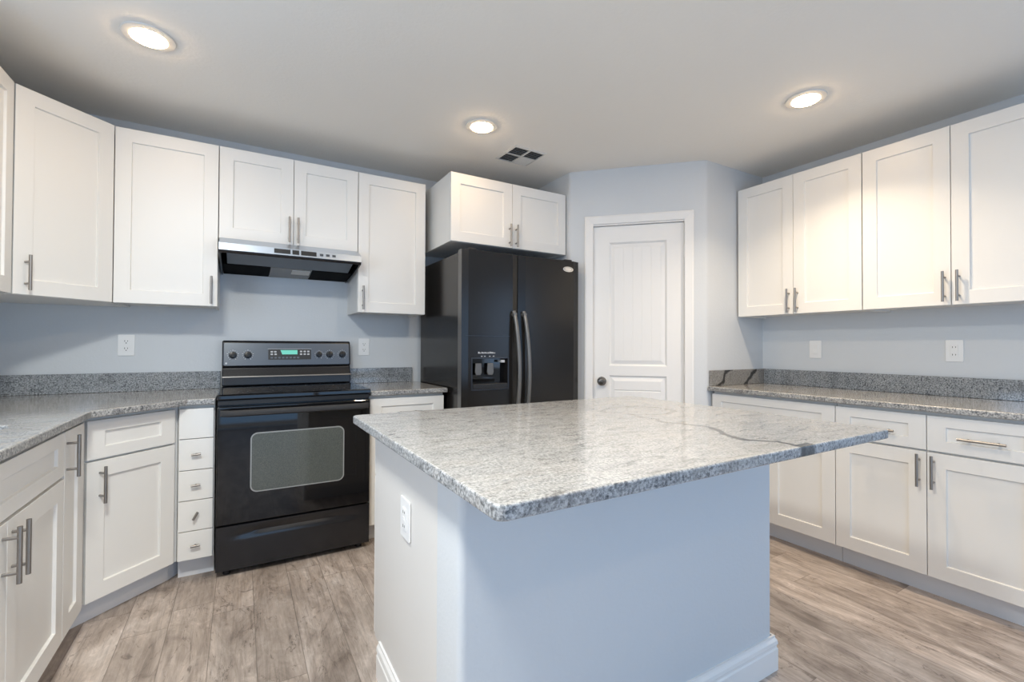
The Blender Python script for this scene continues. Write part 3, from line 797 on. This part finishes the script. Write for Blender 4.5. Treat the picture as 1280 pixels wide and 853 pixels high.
for x in (.061, .142, .558, .624, .707):
    q = MB(); zz = .072
    def P(xx, s_, d): return (xx, by - .004 + s_ * math.sin(tilt) - d * math.cos(tilt), 1.052 + s_ * math.cos(tilt) + d * math.sin(tilt))
    R0 = .021 if x != .558 else .018
    prev = None; rings = []
    for rr, d in ((R0 * 1.02, .0015), (R0, .012), (R0 * .86, .020), (R0 * .3, .021)):
        rings.append([P(x + rr * math.cos(2 * PI * j / 24), zz + rr * math.sin(2 * PI * j / 24), d) for j in range(24)])
    for A, B in zip(rings, rings[1:]):
        for j in range(24): q.face([A[j], A[(j + 1) % 24], B[(j + 1) % 24], B[j]])
    q.face(rings[-1])
    kb = q.build('knob', 'knob_black', bg, smooth=True)
    q = MB()
    A = [P(x + a, zz + b2, .0205) for a, b2 in ((-.004, -.018), (.004, -.018), (.004, .018), (-.004, .018))]; B = [P(x + a, zz + b2, .030) for a, b2 in ((-.003, -.016), (.003, -.016), (.003, .016), (-.003, .016))]
    q.face(B)
    for j in range(4): q.face([A[j], A[(j + 1) % 4], B[(j + 1) % 4], B[j]])
    q.build('grip', 'knob_black', kb)
    q = MB()
    for k in range(13):
        a = R(-60 + 300 * k / 12); ra, rb = R0 + .005, R0 + (.012 if k % 3 == 0 else .009); wv = .0011
        t = (-math.sin(a) * wv, math.cos(a) * wv)
        q.face([P(x + ra * math.cos(a) + t[0], zz + ra * math.sin(a) + t[1], .0026), P(x + rb * math.cos(a) + t[0], zz + rb * math.sin(a) + t[1], .0026), P(x + rb * math.cos(a) - t[0], zz + rb * math.sin(a) - t[1], .0026), P(x + ra * math.cos(a) - t[0], zz + ra * math.sin(a) - t[1], .0026)])
    q.build('dial_marks', 'mark_print', kb)
cons('emblem', 'mark_print', [(.026 + .006 * math.cos(R(30 * k)), .020 + .006 * math.sin(R(30 * k))) for k in range(12)], .001, .003, bg)
MB().prism([(by - .022, .985), (by - .016, .985), (by - .014, .992), (by - .020, .992)], .006, RW_ - .004, 'x').build('trim_strip', 'handle_grey', bg)

# ------------------------------------------------------------------ range hood
hd = thing('range_hood', 'black under-cabinet range hood above the range', 'range hood', (-.109, YB, 1.60))
HW = .752; z_ = -1.60
def hy(y): return y - YB
prof_out = [(hy(3.425), 1.7885 + z_), (hy(3.055), 1.7885 + z_), (hy(2.955), 1.742 + z_), (hy(2.948), 1.700 + z_), (hy(2.958), 1.688 + z_)]
q = MB()
sidep = prof_out + [(hy(3.06), 1.668 + z_), (hy(3.36), 1.628 + z_), (hy(3.425), 1.628 + z_)]
q.prism(sidep, 0, .010, 'x'); q.prism(sidep, HW - .010, HW, 'x')
shell = prof_out + [(hy(2.968), 1.700 + z_), (hy(3.00), 1.735 + z_), (hy(3.425), 1.735 + z_)]
q.prism(shell, .010, HW - .010, 'x')
q.build('shell', 'black_enamel', hd, .002)
MB().prism([(hy(3.01), 1.7335 + z_), (hy(3.015), 1.704 + z_), (hy(3.18), 1.664 + z_), (hy(3.185), 1.7335 + z_)], .035, HW - .035, 'x').build('inner_pan', 'console_metal', hd, .002)
pa = [(hy(3.19), 1.734 + z_), (hy(3.19), 1.6625 + z_), (hy(3.41), 1.634 + z_), (hy(3.41), 1.734 + z_)]
MB().prism(pa, .012, .262, 'x').build('filter', 'filter_mesh', hd); MB().prism(pa, .500, HW - .012, 'x').build('filter', 'filter_mesh', hd)
lb = MB().prism(pa, .264, .498, 'x').build('light_box', 'hood_glass', hd)
MB().prism([(hy(3.21), 1.668 + z_), (hy(3.21), 1.657 + z_), (hy(3.30), 1.6455 + z_), (hy(3.30), 1.656 + z_)], .385, .490, 'x').build('lens', 'hood_lens', lb)
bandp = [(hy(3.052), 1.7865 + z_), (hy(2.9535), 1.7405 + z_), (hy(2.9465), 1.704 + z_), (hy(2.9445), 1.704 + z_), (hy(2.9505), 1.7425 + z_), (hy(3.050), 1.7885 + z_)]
bd_ = MB().prism(bandp, .0015, HW - .0015, 'x').build('reflection_band', 'hood_reflection', hd)  # painted reflection along the hood front
fz0, fz1 = 1.712 + z_, 1.738 + z_
for x0, x1 in ((.268, .352), (.362, .398), (.408, .492)):
    MB().prism([(hy(2.9450), fz0), (hy(2.9425), fz0 + .001), (hy(2.9470), fz1), (hy(2.9500), fz1)], x0, x1, 'x').build('switch_button', 'black_plastic', bd_)
for x0 in (.51, .545, .58): MB().prism([(hy(2.9452), fz0 + .006), (hy(2.9440), fz0 + .006), (hy(2.9470), fz1 - .006), (hy(2.9485), fz1 - .006)], x0, x0 + .02, 'x').build('rating_mark', 'console_metal', bd_)

# ------------------------------------------------------------------ refrigerator
FX0, FX1, FY = 1.172, 2.082, 2.595
fr = thing('refrigerator', 'black side-by-side refrigerator with ice and water dispenser', 'refrigerator', (FX0, FY, 0))
FW = FX1 - FX0; SP = .402
MB().box(.004, .075, .02, FW - .004, .775, 1.775).build('body', 'fridge_black', fr, .004)
for x in (.05, FW - .05):
    for y in (.12, .7): MB().lathe([(0, 0), (.02, 0), (.02, .02), (0, .02)], (x, y, 0), 12).build('foot', 'black_plastic', fr)
MB().box(.01, .03, .022, FW - .01, .072, .095).build('toe_grille', 'black_plastic', fr, .002)
# freezer door with the dispenser recess cut through its face
rx0, rx1, rz0, rz1 = .068, .322, .915, 1.105
def cross(x0, x1): # gently crowned outline of a door in plan, y at front
    n = 10; pts = []
    for k in range(n + 1):
        t = k / n; x = x0 + (x1 - x0) * t; e = min(t, 1 - t)
        pts.append((x, .012 * max(0, 1 - e / .09) ** 2))
    return pts
def fdoor(x0, x1, hole=None):
    q = MB(); z0, z1 = .10, 1.788
    xs = [p for p in cross(x0, x1)]
    if hole:
        xs = [p for p in xs if abs(p[0] - hole[0]) > .012 and abs(p[0] - hole[1]) > .012] + [(hole[0], 0), (hole[1], 0)]; xs.sort()
    zs_ = [z0, z1] if not hole else [z0, hole[2], hole[3], z1]
    for (xa, ya), (xb, yb) in zip(xs, xs[1:]):
        for za, zb in zip(zs_, zs_[1:]):
            if hole and xa >= hole[0] - 1e-6 and xb <= hole[1] + 1e-6 and za >= hole[2] - 1e-6 and zb <= hole[3] + 1e-6: continue
            q.face([(xa, ya, za), (xb, yb, za), (xb, yb, zb), (xa, ya, zb)])
    D = .068
    for z in (z0, z1): q.face([(x, y, z) for x, y in xs] + [(x1, D, z), (x0, D, z)])
    for x, y in (xs[0], xs[-1]): q.face([(x, y, z0), (x, y, z1), (x, D, z1), (x, D, z0)])
    q.face([(x0, D, z0), (x1, D, z0), (x1, D, z1), (x0, D, z1)])
    if hole:
        h = hole; dd = .055
        c4 = [(h[0], h[2]), (h[1], h[2]), (h[1], h[3]), (h[0], h[3])]
        for k in range(4):
            a, b2 = c4[k], c4[(k + 1) % 4]; q.face([(a[0], 0, a[1]), (b2[0], 0, b2[1]), (b2[0], dd, b2[1]), (a[0], dd, a[1])])
        q.face([(a[0], dd, a[1]) for a in c4])
    return q
d1 = fdoor(.0, SP - .003, (rx0, rx1, rz0, rz1)).build('freezer_door', 'fridge_black', fr)
d2 = fdoor(SP + .003, FW).build('fridge_door', 'fridge_black', fr)
MB().box(-.0012, .014, .102, .0, .066, 1.786).build('door_edge_highlight', 'handle_grey', d1)  # lighter strip put in for the window reflection on the door edge
def fhandle(x, par, sgn):
    pts = []; rs = []
    zt, zb = 1.412, .60
    for k in range(25):
        t = k / 24; z = zt + (zb - zt) * t; e = math.sin(PI * t) ** .6
        pts.append((x + sgn * .016 * math.sin(PI * t), -.008 - .05 * e, z)); rs.append(.013)
    q = MB().tube(pts, .013, 12, rs)
    for z in (zt - .02, zb + .02): q.tube([(x, .004, z), (x, -.03, z)], .013, 10)
    q.build('door_handle', 'handle_grey', par, smooth=True)
fhandle(SP - .040, d1, 1); fhandle(SP + .036, d2, 1)
# dispenser bezel, controls, paddles and tray
MB().box(.022, -.0022, 1.2475, .340, .001, 1.2505).build('seam_line', 'charcoal_metal', d1)
q = MB()
q.box(rx0 - .008, -.004, rz0 - .008, rx0, .002, rz1 + .008); q.box(rx1, -.004, rz0 - .008, rx1 + .008, .002, rz1 + .008); q.box(rx0, -.004, rz1, rx1, .002, rz1 + .008); q.box(rx0, -.004, rz0 - .008, rx1, .002, rz0)
disp = q.build('dispenser_bezel', 'charcoal_metal', d1, .001)
MB().box(rx0 + .001, .050, rz0 + .001, rx1 - .001, .0545, rz1 - .001).build('dispenser_back', 'black_glass', disp)
for x in (.122, .208):
    q = MB().prism([(x - .020 + .0, rz1 - .03), (x + .020, rz1 - .03), (x + .024, rz1 - .085), (x + .016, rz1 - .105), (x - .016, rz1 - .105), (x - .024, rz1 - .085)], .020, .030, 'y'); q.build('paddle', 'handle_grey', disp, .003)
MB().box(rx0 + .002, -.006, rz0 + .001, rx1 - .002, .049, rz0 + .032).build('drip_tray', 'black_plastic', disp, .003)
q = MB()
random.seed(2)
for k in range(11): q.box(.108 + k * .0115, -.0035, 1.138, .108 + k * .0115 + random.uniform(.005, .009), .001, 1.138 + random.uniform(.006, .011))
for x in (.128, .150, .185, .212): q.box(x, -.0035, 1.118, x + .010, .001, 1.123)
q.build('control_marks', 'mark_print', d1)
MB().box(.275, -.0, 1.080, .300, .0495, 1.096).build('dispenser_lamp', 'mark_print', disp)
# oval badge
q = MB(); cx, cz = 1.981 - FX0, 1.727
q.prism([(cx + .045 * math.cos(2 * PI * k / 32), cz + .019 * math.sin(2 * PI * k / 32)) for k in range(32)], -.004, .002, 'y'); bd = q.build('badge', 'chrome', d2, .0012)
q = MB(); n = 40
for k in range(n):
    a, b2 = 2 * PI * k / n, 2 * PI * (k + 1) / n
    q.face([(cx + e * .036 * math.cos(t), -.0046, cz + e * .013 * math.sin(t) + .001) for e, t in ((1, a), (.86, a), (.86, b2), (1, b2))])
q.build('badge_ring', 'steel', bd)
for x in (.05, FW - .11): MB().box(x, .02, 1.789, x + .06, .14, 1.802).build('hinge_cover', 'black_plastic', fr, .003)


# ------------------------------------------------------------------ ceiling lights and register
def downlight(x, y, label, watts=0, spread=120):
    root = thing('recessed_light', label, 'ceiling light', (x, y, ZC), 0, 'recessed ceiling lights')
    MB().lathe([(.062, -.004), (.066, -.009), (.092, -.006), (.095, -.0005), (.090, .0), (.062, .0), (.062, -.004)], n=40, loop=True).build('trim_ring', 'vent_paint', root, smooth=True)
    MB().lathe([(.0, -.0230), (.034, -.0215), (.054, -.0150), (.0615, -.0045), (.0615, -.0005), (.0, -.0005)], n=40).build('lens', 'lamp_lens', root)
    if not watts: return root
    l = bpy.data.lights.new('lamp', 'AREA'); l.shape = 'DISK'; l.size = .12; l.energy = watts; l.spread = R(spread); l.color = WARM
    o = bpy.data.objects.new('lamp', l); COL.objects.link(o); o.parent = root; o.location = (0, 0, -.025)
    return root


downlight(-.345, 2.435, 'lit recessed ceiling light at the upper left, above the corner counter')
downlight(1.211, 2.422, 'lit recessed ceiling light near the air vent, above the refrigerator cabinet')
downlight(2.528, 1.286, 'lit recessed ceiling light at the upper right, above the right counter', 10)
downlight(1.15, .80, 'added fill downlight over the front edge of the island, out of view', 12, 180)  # unseen lamp added to brighten the island top and base cabinets
downlight(-.35, -.80, 'added unseen fill downlight behind the camera on the left side', 4.5, 180)  # extra unseen lamp, added as fill
pn = thing('added_fill_panel', 'added square fill panel on the ceiling above the sink aisle, out of view', 'ceiling light', (-.35, .85, ZC))  # fill light added out of view to even out the cabinet fronts
q = MB(); a = .16; b2 = .185
for x0, y0, x1, y1 in ((-b2, -b2, b2, -a), (-b2, a, b2, b2), (-b2, -a, -a, a), (a, -a, b2, a)): q.box(x0, y0, -.03, x1, y1, -.0005)
q.build('frame', 'vent_paint', pn, .002)
MB().box(-a, -a, -.022, a, a, -.001).build('diffuser', 'fill_panel_glow', pn)
l = bpy.data.lights.new('lamp', 'AREA'); l.shape = 'SQUARE'; l.size = .30; l.energy = PANEL_W; l.color = (.98, 1, .96)
o = bpy.data.objects.new('lamp', l); COL.objects.link(o); o.parent = pn; o.location = (0, 0, -.032)

vt = thing('ceiling_vent', 'square white ceiling air vent with dark louvre openings', 'vent', (1.632, 2.665, ZC), R(2))
S = .128
q = MB()
for a in range(4):
    c, s = math.cos(a * PI / 2), math.sin(a * PI / 2)
    o_ = [(-S, -S, -.003), (S, -S, -.003), (S - .014, -S + .014, -.008), (-S + .014, -S + .014, -.008)]
    q.face([(x * c - y * s, x * s + y * c, z) for x, y, z in o_])
    o_ = [(-S, -S, 0), (S, -S, 0), (S, -S, -.003), (-S, -S, -.003)]; q.face([(x * c - y * s, x * s + y * c, z) for x, y, z in o_])
    o_ = [(-S + .014, -S + .014, -.008), (S - .014, -S + .014, -.008), (S - .014, -S + .014, -.001), (-S + .014, -S + .014, -.001)]; q.face([(x * c - y * s, x * s + y * c, z) for x, y, z in o_])
q.box(-.006, -S + .014, -.008, .006, S - .014, -.002); q.box(-S + .014, -.004, -.0075, S - .014, .004, -.002)
q.build('frame', 'vent_paint', vt)
q = MB().box(-S + .013, -S + .013, -.0015, S - .013, S - .013, -.0008); q.build('duct_opening', 'duct', vt)
q = MB(); I = S - .016
for qx, qy, dr in ((-1, -1, 1), (-1, 1, 1), (1, -1, 1), (1, 1, 0)):
    x0, x1 = (-I, -.007) if qx < 0 else (.007, I); y0, y1 = (-I, -.005) if qy < 0 else (.005, I)
    for k in range(5):
        yy = y0 + (y1 - y0) * (k + .5) / 5
        if dr == 0: q.face([(x0, yy - .008, -.0020), (x1, yy - .008, -.0020), (x1, yy + .008, -.007), (x0, yy + .008, -.007)])
        else: q.face([(x0, yy + .0035, -.0020), (x1, yy + .0035, -.0020), (x1, yy - .002, -.007), (x0, yy - .002, -.007)])
q.build('louvre', 'vent_paint', vt)
